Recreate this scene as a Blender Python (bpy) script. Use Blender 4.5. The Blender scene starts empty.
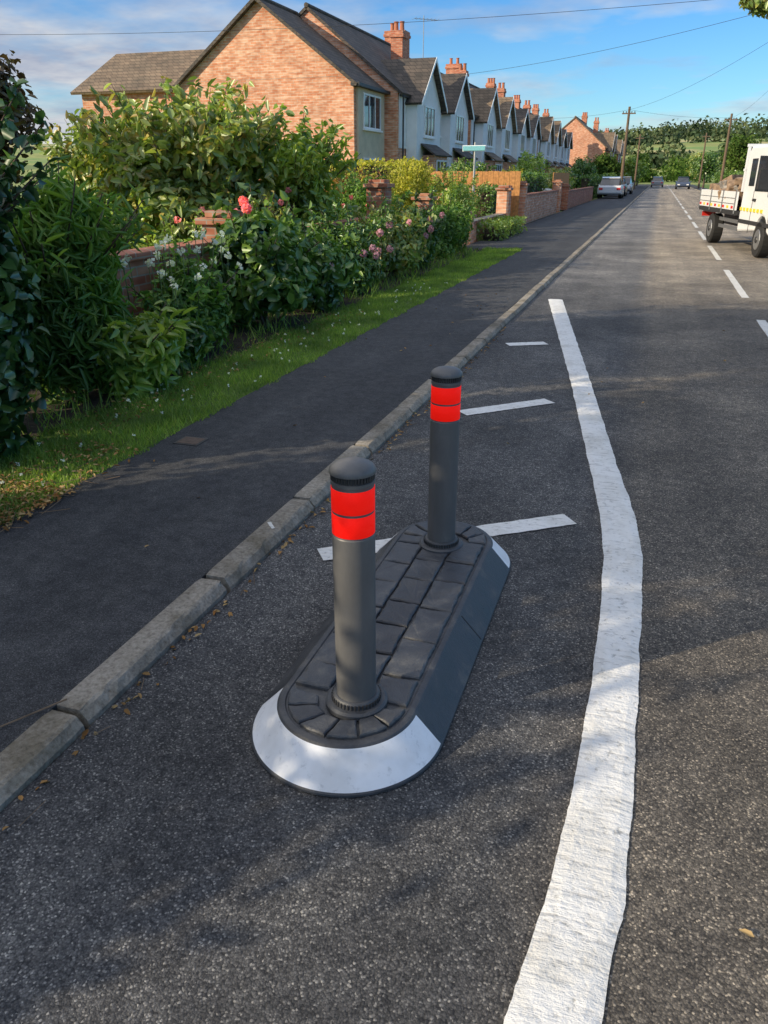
import bpy, math, random
import numpy as np
from mathutils import Vector, Matrix
random.seed(7); rng=np.random.default_rng(11)
scene=bpy.context.scene
COL=scene.collection

# ------------------------------------------------------------------ materials
def newmat(name):
    m=bpy.data.materials.new(name); m.use_nodes=True
    nt=m.node_tree; b=nt.nodes['Principled BSDF']
    return m,nt,b
def N(nt,t,**k):
    n=nt.nodes.new(t)
    for a,v in k.items(): setattr(n,a,v)
    return n
def L(nt,a,b): nt.links.new(a,b)
def ramp(nt,fac,stops):
    r=N(nt,'ShaderNodeValToRGB'); e=r.color_ramp.elements
    while len(e)<len(stops): e.new(.5)
    for i,(p,c) in enumerate(stops):
        e[i].position=p; e[i].color=(c[0],c[1],c[2],1) if hasattr(c,'__len__') else (c,c,c,1)
    L(nt,fac,r.inputs[0]); return r
def coords(nt,scale=(1,1,1)):
    g=N(nt,'ShaderNodeNewGeometry'); m=N(nt,'ShaderNodeMapping')
    m.inputs['Scale'].default_value=scale
    L(nt,g.outputs['Position'],m.inputs[0]); return m.outputs[0]
def noise(nt,vec,scale,detail=3,rough=.55):
    n=N(nt,'ShaderNodeTexNoise'); n.inputs['Scale'].default_value=scale
    n.inputs['Detail'].default_value=detail; n.inputs['Roughness'].default_value=rough
    L(nt,vec,n.inputs['Vector']); return n.outputs['Fac']
def mixc(nt,fac,a,b,mode='MIX'):
    m=N(nt,'ShaderNodeMix'); m.data_type='RGBA'; m.blend_type=mode
    for i,v in ((0,fac),(6,a),(7,b)):
        if isinstance(v,bpy.types.NodeSocket): L(nt,v,m.inputs[i])
        elif i==0: m.inputs[0].default_value=v
        else: m.inputs[i].default_value=(v[0],v[1],v[2],1)
    return m.outputs[2]
def bump(nt,b,h,strength=.5,dist=.01):
    n=N(nt,'ShaderNodeBump'); n.inputs['Strength'].default_value=strength; n.inputs['Distance'].default_value=dist
    L(nt,h,n.inputs['Height']); L(nt,n.outputs[0],b.inputs['Normal']); return n
def plain(name,col,rough=.5,metal=0,nz=.15,scale=30,spec=.5):
    m,nt,b=newmat(name); v=coords(nt)
    f=noise(nt,v,scale)
    r=ramp(nt,f,[(.3,[c*(1-nz) for c in col]),(.7,[min(1,c*(1+nz)) for c in col])])
    L(nt,r.outputs[0],b.inputs['Base Color']); b.inputs['Roughness'].default_value=rough
    b.inputs['Metallic'].default_value=metal; b.inputs['Specular IOR Level'].default_value=spec
    return m
def asphalt(name,dark,light,stone,scale=130,patch=.6,bs=.8,warm=(1,1,1),zones=False):
    m,nt,b=newmat(name); v=coords(nt)
    vo=N(nt,'ShaderNodeTexVoronoi'); vo.inputs['Scale'].default_value=scale; L(nt,v,vo.inputs['Vector'])
    vb=N(nt,'ShaderNodeSeparateColor'); L(nt,vo.outputs['Color'],vb.inputs[0])
    r=ramp(nt,vb.outputs[0],[(0,dark),(.55,light),(.88,[c*1.35 for c in light]),(1,stone)])
    edge=ramp(nt,vo.outputs['Distance'],[(.3,(1.05,1.05,1.05)),(.8,(.6,.6,.6))])
    c=mixc(nt,1,r.outputs[0],edge.outputs[0],'MULTIPLY')
    big=noise(nt,v,.9,4,.65); br=ramp(nt,big,[(.34,(1-.45*patch,)*3),(.52,(1,1,1)),(.66,[1+.5*patch*w for w in warm])])
    c=mixc(nt,1,c,br.outputs[0],'MULTIPLY')
    med=noise(nt,v,14,4,.75); mr=ramp(nt,med,[(.35,(.7,.7,.71)),(.65,(1.24,1.22,1.18))])
    c=mixc(nt,1,c,mr.outputs[0],'MULTIPLY')
    st=coords(nt,(1.3,.04,1)); sn=noise(nt,st,1.5,2); sr=ramp(nt,sn,[(.35,(.85,.85,.86)),(.65,(1.18,1.16,1.12))])
    c=mixc(nt,1,c,sr.outputs[0],'MULTIPLY')
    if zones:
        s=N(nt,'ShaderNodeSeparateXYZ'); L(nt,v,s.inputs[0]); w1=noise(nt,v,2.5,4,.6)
        # parking lane darker; sunlit paleness of the far street painted into the colour
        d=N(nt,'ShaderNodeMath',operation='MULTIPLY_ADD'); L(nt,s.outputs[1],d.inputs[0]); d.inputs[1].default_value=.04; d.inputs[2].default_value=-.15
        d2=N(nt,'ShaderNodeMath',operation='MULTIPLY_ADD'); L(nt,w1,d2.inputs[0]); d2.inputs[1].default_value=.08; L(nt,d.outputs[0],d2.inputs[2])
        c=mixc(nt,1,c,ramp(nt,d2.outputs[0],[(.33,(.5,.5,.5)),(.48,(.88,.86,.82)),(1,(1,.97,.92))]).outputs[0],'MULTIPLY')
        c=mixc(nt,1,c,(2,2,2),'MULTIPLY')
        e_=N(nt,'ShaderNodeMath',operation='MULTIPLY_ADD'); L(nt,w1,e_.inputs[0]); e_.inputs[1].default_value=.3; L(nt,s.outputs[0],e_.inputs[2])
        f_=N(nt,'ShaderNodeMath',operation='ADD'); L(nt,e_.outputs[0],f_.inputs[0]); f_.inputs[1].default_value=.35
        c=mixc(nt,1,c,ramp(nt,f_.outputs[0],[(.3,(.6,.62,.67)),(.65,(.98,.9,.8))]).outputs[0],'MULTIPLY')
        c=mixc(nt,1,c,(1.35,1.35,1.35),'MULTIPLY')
    L(nt,c,b.inputs['Base Color']); b.inputs['Roughness'].default_value=.8; b.inputs['Specular IOR Level'].default_value=.3
    f2=noise(nt,v,scale*2.2,2,.7)
    ad=N(nt,'ShaderNodeMath',operation='MULTIPLY_ADD'); L(nt,vo.outputs['Distance'],ad.inputs[0]); ad.inputs[1].default_value=-.7; L(nt,f2,ad.inputs[2])
    bump(nt,b,ad.outputs[0],bs,.005)
    return m
M={}
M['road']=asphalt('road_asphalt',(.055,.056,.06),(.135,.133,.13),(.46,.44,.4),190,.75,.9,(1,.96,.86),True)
M['path']=asphalt('path_asphalt',(.034,.036,.041),(.066,.069,.076),(.15,.15,.16),260,.35,.6)
def m_white(name,base=(.78,.78,.76),dirt=(.42,.41,.39)):
    m,nt,b=newmat(name); v=coords(nt)
    v2=coords(nt,(.6,3.2,1)); w=noise(nt,v2,16,4,.65)
    n1=noise(nt,v,38,5,.7); n2=noise(nt,v,3.5,4,.7)
    c=ramp(nt,n1,[(.3,dirt),(.43,base),(1,[x*1.07 for x in base])]).outputs[0]
    c2=ramp(nt,n2,[(.3,(.78,.77,.74)),(.55,(1,1,1))]).outputs[0]
    c=mixc(nt,1,c,c2,'MULTIPLY')
    wr=ramp(nt,w,[(.33,(.68,.68,.68)),(.45,(1,1,1))]).outputs[0]
    c=mixc(nt,1,c,wr,'MULTIPLY')
    L(nt,c,b.inputs['Base Color']); b.inputs['Roughness'].default_value=.6
    ad=N(nt,'ShaderNodeMath',operation='ADD'); L(nt,w,ad.inputs[0]); L(nt,n1,ad.inputs[1])
    bump(nt,b,ad.outputs[0],.8,.009); return m
M['line']=m_white('thermoplastic_white',(.78,.78,.765),(.4,.4,.385))
M['oldline']=m_white('worn_white_paint',(.72,.71,.67),(.25,.25,.24))
def m_kerb():
    m,nt,b=newmat('kerb_concrete'); v=coords(nt)
    n1=noise(nt,v,55,5,.75); n2=noise(nt,v,4,5,.7)
    c=ramp(nt,n1,[(.3,(.17,.148,.12)),(.5,(.34,.305,.26)),(.72,(.47,.435,.38))]).outputs[0]
    d=ramp(nt,n2,[(.35,(.5,.48,.42)),(.6,(1,1,1))]).outputs[0]
    c=mixc(nt,1,c,d,'MULTIPLY')
    g=N(nt,'ShaderNodeNewGeometry'); ri=ramp(nt,g.outputs['Random Per Island'],[(0,(.8,.79,.77)),(1,(1.15,1.14,1.1))]).outputs[0]
    c=mixc(nt,1,c,ri,'MULTIPLY')
    L(nt,c,b.inputs['Base Color']); b.inputs['Roughness'].default_value=.9
    bump(nt,b,n1,.9,.008); return m
M['kerb']=m_kerb()
def m_brick(name,c1,c2,mortar,bw=.235,rh=.078):
    m,nt,b=newmat(name); g=N(nt,'ShaderNodeNewGeometry'); s=N(nt,'ShaderNodeSeparateXYZ'); L(nt,g.outputs['Position'],s.inputs[0])
    a=N(nt,'ShaderNodeMath',operation='ADD'); L(nt,s.outputs[0],a.inputs[0]); L(nt,s.outputs[1],a.inputs[1])
    cb=N(nt,'ShaderNodeCombineXYZ'); L(nt,a.outputs[0],cb.inputs[0]); L(nt,s.outputs[2],cb.inputs[1])
    br=N(nt,'ShaderNodeTexBrick'); L(nt,cb.outputs[0],br.inputs['Vector'])
    br.inputs['Scale'].default_value=1; br.inputs['Brick Width'].default_value=bw; br.inputs['Row Height'].default_value=rh
    br.inputs['Mortar Size'].default_value=.007; br.inputs['Bias'].default_value=-.1
    br.inputs['Color1'].default_value=(*c1,1); br.inputs['Color2'].default_value=(*c2,1); br.inputs['Mortar'].default_value=(*mortar,1)
    n=noise(nt,g.outputs['Position'],1.1,4,.7); d=ramp(nt,n,[(.3,(.8,.77,.76)),(.6,(1.06,1.05,1.03))]).outputs[0]
    c=mixc(nt,1,br.outputs['Color'],d,'MULTIPLY')
    mp=N(nt,'ShaderNodeMapping'); mp.inputs['Scale'].default_value=(1/bw/1.1,1/rh/1.1,1); L(nt,cb.outputs[0],mp.inputs[0])
    n3=noise(nt,mp.outputs[0],1,1); d3=ramp(nt,n3,[(.36,(.84,.73,.68)),(.5,(1,1,1)),(.68,(1.15,1.28,1.36))]).outputs[0]
    c=mixc(nt,1,c,d3,'MULTIPLY')
    L(nt,c,b.inputs['Base Color']); b.inputs['Roughness'].default_value=.9
    return m
M['brick']=m_brick('orange_brick',(.64,.26,.14),(.73,.4,.26),(.62,.52,.42),.28,.095)
M['brick2']=m_brick('red_brick',(.5,.15,.08),(.62,.25,.14),(.42,.35,.28))
M['brick3']=m_brick('garden_wall_brick',(.36,.13,.08),(.47,.23,.14),(.34,.3,.25))
def m_roof(name,c1,c2):
    m,nt,b=newmat(name); g=N(nt,'ShaderNodeNewGeometry'); s=N(nt,'ShaderNodeSeparateXYZ'); L(nt,g.outputs['Position'],s.inputs[0])
    cb=N(nt,'ShaderNodeCombineXYZ')
    a=N(nt,'ShaderNodeMath',operation='ADD'); L(nt,s.outputs[0],a.inputs[0]); L(nt,s.outputs[1],a.inputs[1]); L(nt,a.outputs[0],cb.inputs[0]); L(nt,s.outputs[2],cb.inputs[1])
    br=N(nt,'ShaderNodeTexBrick'); L(nt,cb.outputs[0],br.inputs['Vector'])
    br.inputs['Scale'].default_value=1; br.inputs['Brick Width'].default_value=.3; br.inputs['Row Height'].default_value=.17
    br.inputs['Mortar Size'].default_value=.012
    br.inputs['Color1'].default_value=(*c1,1); br.inputs['Color2'].default_value=(*c2,1); br.inputs['Mortar'].default_value=(c1[0]*.35,c1[1]*.35,c1[2]*.35,1)
    n=noise(nt,g.outputs['Position'],1.1,4,.7); d=ramp(nt,n,[(.3,(.6,.62,.58)),(.65,(1.25,1.2,1.1))]).outputs[0]
    c=mixc(nt,1,br.outputs['Color'],d,'MULTIPLY'); L(nt,c,b.inputs['Base Color']); b.inputs['Roughness'].default_value=.75
    return m
M['roof']=m_roof('slate_roof',(.065,.056,.052),(.115,.092,.08))
M['roof2']=m_roof('clay_roof',(.16,.115,.08),(.23,.17,.12))
M['render']=plain('painted_render',(.82,.83,.84),.85,0,.05,3)
M['cream']=plain('cream_render',(.6,.5,.37),.85,0,.1,3)
M['pvc']=plain('white_window_frame',(.82,.83,.84),.35,0,.03)
M['glass']=plain('window_glass',(.03,.035,.045),.06,0,.3,2,1)
M['black']=plain('black_rubber_tyre',(.018,.018,.018),.8)
M['darkplast']=plain('dark_trim',(.03,.03,.032),.5)
M['wood']=plain('weathered_timber',(.16,.11,.07),.85,0,.3,20)
M['fence']=plain('orange_timber_fence',(.5,.24,.08),.85,0,.3,12)
M['terracotta']=plain('terracotta_pot',(.45,.17,.09),.8)
M['metal']=plain('galvanised_metal',(.4,.41,.42),.4,.8)
M['carwhite']=plain('white_vehicle_paint',(.8,.81,.82),.25,0,.02)
M['yellow']=plain('yellow_reflective_strip',(.75,.6,.05),.4)
M['redstrip']=plain('red_reflective_strip',(.65,.03,.02),.4)
M['amber']=plain('amber_lens',(.8,.25,.02),.3)
M['stone']=plain('stone_load',(.25,.17,.11),.9,0,.5,9)
M['stone2']=plain('grey_stone_load',(.24,.22,.2),.9,0,.5,9)
M['bark']=plain('bark',(.1,.07,.05),.9,0,.35,25)
M['stem']=plain('green_stem',(.1,.15,.05),.7,0,.3,25)
M['iron']=plain('rusty_iron_cover',(.11,.075,.055),.75,0,.35,40)
def m_soil():
    m,nt,b=newmat('bed_soil'); v=coords(nt); n=noise(nt,v,25,5,.75)
    L(nt,ramp(nt,n,[(.3,(.02,.015,.01)),(.7,(.09,.065,.04))]).outputs[0],b.inputs['Base Color']); b.inputs['Roughness'].default_value=.95
    bump(nt,b,n,1,.04); return m
M['soil']=m_soil()
def m_grass(name,a,bc,cc):
    m,nt,b=newmat(name); v=coords(nt); n=noise(nt,v,60,4,.8); n2=noise(nt,v,1.2,4,.7)
    c=ramp(nt,n,[(.3,a),(.6,bc),(.8,cc)]).outputs[0]
    c=mixc(nt,1,c,ramp(nt,n2,[(.3,(.65,.7,.6)),(.7,(1.25,1.2,1.1))]).outputs[0],'MULTIPLY')
    L(nt,c,b.inputs['Base Color']); b.inputs['Roughness'].default_value=.9; bump(nt,b,n,1,.03); return m
M['grass']=m_grass('grass_turf',(.06,.11,.015),(.15,.25,.035),(.25,.35,.06))
def m_land():
    m,nt,b=newmat('countryside'); v=coords(nt); n=noise(nt,v,.012,3,.5); n1=noise(nt,v,.4,4,.7)
    c=ramp(nt,n,[(.4,(.14,.19,.06)),(.48,(.3,.32,.1)),(.55,(.16,.26,.07)),(.62,(.4,.36,.17))])
    c=mixc(nt,1,c.outputs[0],ramp(nt,n1,[(.3,(.75,.8,.75)),(.7,(1.15,1.15,1.1))]).outputs[0],'MULTIPLY')
    L(nt,c,b.inputs['Base Color']); b.inputs['Roughness'].default_value=1; return m
M['land']=m_land()
def m_leaf(name,cols,trans=.3,rough=.45,blotch=2.2,gl=.07):
    m=bpy.data.materials.new(name); m.use_nodes=True; nt=m.node_tree; nt.nodes.remove(nt.nodes['Principled BSDF'])
    g=N(nt,'ShaderNodeNewGeometry')
    st=[(i/(len(cols)-1),c) for i,c in enumerate(cols)]
    c=ramp(nt,g.outputs['Random Per Island'],st).outputs[0]
    n=noise(nt,g.outputs['Position'],blotch,0,.6)
    c=mixc(nt,1,c,ramp(nt,n,[(.32,(.65,.7,.7)),(.65,(1.3,1.25,1.1))]).outputs[0],'MULTIPLY')
    d=N(nt,'ShaderNodeBsdfDiffuse'); L(nt,c,d.inputs[0])
    t=N(nt,'ShaderNodeBsdfTranslucent'); c2=mixc(nt,1,c,(1.3,1.4,.7),'MULTIPLY'); L(nt,c2,t.inputs[0])
    mx=N(nt,'ShaderNodeMixShader'); mx.inputs[0].default_value=trans
    L(nt,d.outputs[0],mx.inputs[1]); L(nt,t.outputs[0],mx.inputs[2])
    last=mx
    if gl>0:
        gs=N(nt,'ShaderNodeBsdfGlossy'); gs.inputs['Roughness'].default_value=rough; gs.inputs[0].default_value=(.9,.95,.9,1)
        last=N(nt,'ShaderNodeMixShader'); last.inputs[0].default_value=gl; L(nt,mx.outputs[0],last.inputs[1]); L(nt,gs.outputs[0],last.inputs[2])
    L(nt,last.outputs[0],nt.nodes['Material Output'].inputs[0])
    return m
M['lf_dark']=m_leaf('dark_ivy_leaves',[(.02,.06,.025),(.04,.1,.03),(.07,.15,.04)],.15,.3,2.2,.08)
M['lf_mid']=m_leaf('mid_green_leaves',[(.05,.12,.03),(.1,.2,.04),(.17,.28,.06)],.25,.35)
M['lf_fern']=m_leaf('fern_green_leaves',[(.07,.17,.03),(.14,.27,.05),(.22,.35,.08)],.35,.5,2.2,.04)
M['lf_lime']=m_leaf('lime_leaves',[(.19,.3,.05),(.28,.4,.07),(.4,.48,.1)],.35,.4)
M['lf_olive']=m_leaf('shrub_olive_leaves',[(.14,.22,.05),(.26,.36,.09),(.4,.47,.14),(.44,.3,.1)],.38,.4)
M['lf_gold']=m_leaf('golden_hedge_leaves',[(.32,.35,.04),(.46,.45,.06),(.55,.5,.09)],.35,.5,2.2,.03)
M['lf_purple']=m_leaf('copper_leaves',[(.06,.035,.028),(.11,.065,.035),(.13,.11,.04)],.25,.4)
M['lf_autumn']=m_leaf('autumn_leaves',[(.3,.1,.04),(.36,.2,.06),(.22,.22,.05)],.3,.5,2.2,.03)
M['lf_tree']=m_leaf('tree_leaves',[(.05,.1,.025),(.08,.15,.035),(.13,.18,.05)],.25,.5,.5,0)
M['lf_far']=m_leaf('distant_tree_leaves',[(.055,.085,.055),(.08,.12,.065),(.13,.15,.08)],.1,.8,.03,0)  # bluish haze of distance is put into the leaf colour
M['litter']=m_leaf('dry_leaf_litter',[(.2,.1,.04),(.34,.2,.09),(.45,.33,.18)],.1,.7,2.2,0)
M['blade']=m_leaf('grass_blades',[(.1,.2,.03),(.2,.33,.05),(.34,.42,.1)],.4,.5,2.2,.03)
M['pink']=m_leaf('pink_petals',[(.8,.2,.28),(.9,.38,.42)],.3,.6,2.2,0)
M['mauve']=m_leaf('mauve_petals',[(.55,.25,.38),(.7,.4,.48)],.3,.6,2.2,0)
M['whitepet']=m_leaf('white_petals',[(.8,.8,.82),(.88,.88,.88)],.3,.6,2.2,0)
def m_rubber():
    m,nt,b=newmat('moulded_black_rubber'); v=coords(nt); n=noise(nt,v,150,3,.7); n2=noise(nt,v,9,5,.75)
    c=ramp(nt,n2,[(.3,(.036,.038,.043)),(.55,(.066,.07,.079)),(.75,(.15,.145,.135))]).outputs[0]
    g=N(nt,'ShaderNodeNewGeometry'); ri=ramp(nt,g.outputs['Random Per Island'],[(0,(.8,.8,.82)),(1,(1.2,1.2,1.18))]).outputs[0]
    c=mixc(nt,1,c,ri,'MULTIPLY')
    L(nt,c,b.inputs['Base Color']); L(nt,ramp(nt,n2,[(.3,(.34,)*3),(.7,(.6,)*3)]).outputs[0],b.inputs['Roughness'])
    ad=N(nt,'ShaderNodeMath',operation='MULTIPLY_ADD'); L(nt,n2,ad.inputs[0]); ad.inputs[1].default_value=2.5; L(nt,n,ad.inputs[2])
    bump(nt,b,ad.outputs[0],.45,.004); return m
M['rubber']=m_rubber()
def m_bollard():
    m,nt,b=newmat('bollard_grey_plastic'); v=coords(nt,(1,1,.35)); n=noise(nt,v,300,2); n2=noise(nt,v,14,5,.75)
    c=ramp(nt,n2,[(.3,(.095,.095,.097)),(.6,(.118,.118,.12)),(.8,(.16,.155,.15))]).outputs[0]
    L(nt,c,b.inputs['Base Color']); b.inputs['Roughness'].default_value=.45; bump(nt,b,n,.12,.001); return m
M['bollard']=m_bollard()
def m_iw():
    m,nt,b=newmat('island_white_end'); v=coords(nt); n=noise(nt,v,30,5,.75); n2=noise(nt,v,160,3); n3=noise(nt,v,7,3,.6)
    c=ramp(nt,n,[(.25,(.5,.52,.55)),(.42,(.78,.8,.84)),(1,(.83,.85,.88))]).outputs[0]
    c=mixc(nt,1,c,ramp(nt,n3,[(.3,(.84,.83,.81)),(.55,(1,1,1))]).outputs[0],'MULTIPLY')
    L(nt,c,b.inputs['Base Color']); b.inputs['Roughness'].default_value=.5; bump(nt,b,n2,.2,.002); return m
M['iwhite']=m_iw()
def m_red():
    m,nt,b=newmat('red_retroreflective_sheet'); v=coords(nt)
    vo=N(nt,'ShaderNodeTexVoronoi'); vo.inputs['Scale'].default_value=180; L(nt,v,vo.inputs['Vector'])
    c=ramp(nt,vo.outputs['Distance'],[(.0,(.9,.012,.008)),(.8,(.62,.006,.005))]).outputs[0]
    L(nt,c,b.inputs['Base Color']); b.inputs['Roughness'].default_value=.5; b.inputs['Specular IOR Level'].default_value=.12
    b.inputs['Emission Color'].default_value=(1,.012,.005,1); b.inputs['Emission Strength'].default_value=.5  # added glow, standing in for retroreflected light and fluorescence
    return m
M['red']=m_red()

# ------------------------------------------------------------------ mesh builder
class MB:
    def __init__(s): s.v=[];s.f=[];s.m=[];s.mats=[]
    def mi(s,k):
        if k not in s.mats: s.mats.append(k)
        return s.mats.index(k)
    def add(s,vs,fs,k):
        o=len(s.v); s.v+=[tuple(p) for p in vs]; i=s.mi(k)
        for f in fs: s.f.append([o+j for j in f]); s.m.append(i)
    def box(s,x0,x1,y0,y1,z0,z1,k):
        s.add([(x0,y0,z0),(x1,y0,z0),(x1,y1,z0),(x0,y1,z0),(x0,y0,z1),(x1,y0,z1),(x1,y1,z1),(x0,y1,z1)],
              [(0,3,2,1),(4,5,6,7),(0,1,5,4),(1,2,6,5),(2,3,7,6),(3,0,4,7)],k)
    def prism(s,prof,axis,a0,a1,k):
        n=len(prof)
        def P(p,a): return (a,p[0],p[1]) if axis=='x' else ((p[0],a,p[1]) if axis=='y' else (p[0],p[1],a))
        vs=[P(p,a0) for p in prof]+[P(p,a1) for p in prof]
        fs=[tuple(range(n)),tuple(range(2*n-1,n-1,-1))]+[(i,n+i,n+(i+1)%n,(i+1)%n) for i in range(n)]
        s.add(vs,fs,k)
    def slab(s,q,t,k):
        q=[Vector(p) for p in q]; nr=(q[1]-q[0]).cross(q[2]-q[1]).normalized()*t
        s.add([*q,*[p-nr for p in q]],[(0,1,2,3),(7,6,5,4),(0,4,5,1),(1,5,6,2),(2,6,7,3),(3,7,4,0)],k)
    def tube(s,pts,rad,k,seg=8,cap=True):
        pts=[Vector(p) for p in pts]; vs=[];fs=[];n=len(pts)
        for i,p in enumerate(pts):
            d=(pts[min(i+1,n-1)]-pts[max(i-1,0)]).normalized()
            a=d.cross(Vector((0,0,1)) if abs(d.z)<.9 else Vector((1,0,0))).normalized(); b=d.cross(a)
            r=rad[i] if hasattr(rad,'__len__') else rad
            for j in range(seg):
                t=2*math.pi*j/seg; vs.append(p+a*math.cos(t)*r+b*math.sin(t)*r)
        for i in range(n-1):
            for j in range(seg): fs.append((i*seg+j,i*seg+(j+1)%seg,(i+1)*seg+(j+1)%seg,(i+1)*seg+j))
        if cap: fs+= [tuple(range(seg-1,-1,-1)),tuple((n-1)*seg+j for j in range(seg))]
        s.add(vs,fs,k)
    def lathe(s,prof,cx,cy,k,seg=48):
        vs=[];fs=[];n=len(prof)
        for r,z in prof:
            for j in range(seg):
                t=2*math.pi*j/seg; vs.append((cx+r*math.cos(t),cy+r*math.sin(t),z))
        for i in range(n-1):
            for j in range(seg): fs.append((i*seg+j,i*seg+(j+1)%seg,(i+1)*seg+(j+1)%seg,(i+1)*seg+j))
        s.add(vs,fs,k)
    def make(s,name,parent=None,bevel=0,smooth=False,mat=None,fix=True):
        me=bpy.data.meshes.new(name); me.from_pydata(s.v,[],s.f)
        for k in s.mats: me.materials.append(M[k])
        me.polygons.foreach_set('material_index',s.m); me.update()
        if fix:
            import bmesh
            bm=bmesh.new(); bm.from_mesh(me); bmesh.ops.recalc_face_normals(bm,faces=bm.faces); bm.to_mesh(me); bm.free()
        if smooth: me.polygons.foreach_set('use_smooth',[True]*len(me.polygons))
        o=bpy.data.objects.new(name,me); COL.objects.link(o)
        if bevel:
            b=o.modifiers.new('bevel','BEVEL'); b.width=bevel; b.segments=2; b.limit_method='ANGLE'; b.angle_limit=math.radians(35)
        if parent: o.parent=parent
        if mat is not None: o.matrix_local=mat
        return o
def empty(name,loc=(0,0,0),rz=0):
    e=bpy.data.objects.new(name,None); COL.objects.link(e); e.location=loc; e.rotation_euler=(0,0,rz); e.empty_display_size=.3; return e

# ------------------------------------------------------------------ leaves
def leaf_arrays(P,Nn,size,aspect=.5,fold=.25,simple=False,droop=.2,tang=None):
    n=len(P); Nn=Nn/np.linalg.norm(Nn,axis=1,keepdims=True)
    r=rng.normal(size=(n,3)) if tang is None else tang+rng.normal(size=(n,3))*.25
    T=r-(r*Nn).sum(1,keepdims=True)*Nn; T/=np.linalg.norm(T,axis=1,keepdims=True)+1e-9
    B=np.cross(Nn,T); s=(size*rng.uniform(.6,1.25,n))[:,None]; w=s*aspect*.5
    if simple:
        V=np.stack([P,P+T*s*.5+B*w,P+T*s-Nn*s*droop,P+T*s*.5-B*w],1)
        F=np.array([[0,1,2,3]])
    else:
        up=Nn*w*fold*1.5
        V=np.stack([P,P+T*s*.28+B*w*.9+up,P+T*s*.68+B*w*.75+up-Nn*s*droop*.4,P+T*s-Nn*s*droop,
                    P+T*s*.68-B*w*.75+up-Nn*s*droop*.4,P+T*s*.28-B*w*.9+up],1)
        F=np.array([[0,1,2,3],[0,3,4,5]])
    k=V.shape[1]
    faces=(F[None]+ (np.arange(n)*k)[:,None,None]).reshape(-1,4)
    return V.reshape(-1,3),faces
def build(name,parts,wood=None,parent=None):
    me=bpy.data.meshes.new(name); Vs=[];Fs=[];Ms=[];o=0;mats=[]
    for V,F,k in parts:
        if k not in mats: mats.append(k)
        Vs.append(V);Fs.append(F+o);Ms.append(np.full(len(F),mats.index(k)));o+=len(V)
    if wood and wood.f:
        for k in wood.mats:
            if k not in mats: mats.append(k)
        wf=np.array([f for f in wood.f if len(f)==4]); wm=[mats.index(wood.mats[m]) for f,m in zip(wood.f,wood.m) if len(f)==4]
        Vs.append(np.array([list(p) for p in wood.v]));Fs.append(wf+o);Ms.append(np.array(wm))
    V=np.concatenate(Vs);F=np.concatenate(Fs);Mi=np.concatenate(Ms)
    me.vertices.add(len(V)); me.vertices.foreach_set('co',V.astype(np.float32).ravel())
    me.loops.add(len(F)*4); me.loops.foreach_set('vertex_index',F.astype(np.int32).ravel())
    me.polygons.add(len(F)); me.polygons.foreach_set('loop_start',np.arange(0,len(F)*4,4,dtype=np.int32))
    try: me.polygons.foreach_set('loop_total',np.full(len(F),4,dtype=np.int32))
    except Exception: pass
    for k in mats: me.materials.append(M[k])
    me.polygons.foreach_set('material_index',Mi.astype(np.int32)); me.update(calc_edges=True)
    ob=bpy.data.objects.new(name,me); COL.objects.link(ob)
    if parent: ob.parent=parent
    return ob
def sph(n):
    d=rng.normal(size=(n,3)); return d/np.linalg.norm(d,axis=1,keepdims=True)
def sublumps(c,r,k,f=.42):
    out=[]
    for d in sph(k):
        q=rng.uniform(.45,.95); s=rng.uniform(.75,1.25)*f
        z=c[2]+d[2]*r[2]*q*.75
        out.append((c[0]+d[0]*r[0]*q*.7,c[1]+d[1]*r[1]*q*.7,z,r[0]*s,r[1]*s,r[2]*s))
    return out
def lump_points(lumps,n,zmin=.06,inner=.5):
    w=np.array([l[3]*l[4]+l[3]*l[5]+l[4]*l[5] for l in lumps])**.8; w/=w.sum()
    idx=rng.choice(len(lumps),n,p=w); A=np.array(lumps)[idx]; d=sph(n)
    wob=1+.16*np.sin(d[:,0]*5+idx)+.14*np.sin(d[:,2]*6+idx*2.1)+.1*np.sin(d[:,1]*9+idx)
    rr=(inner+(1-inner)*rng.uniform(0,1,n)**.5)*wob
    P=A[:,:3]+d*A[:,3:]*rr[:,None]; Nn=d+rng.normal(size=(n,3))*.55+np.array([0,0,.35])
    k=P[:,2]>zmin; return P[k],Nn[k]
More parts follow.
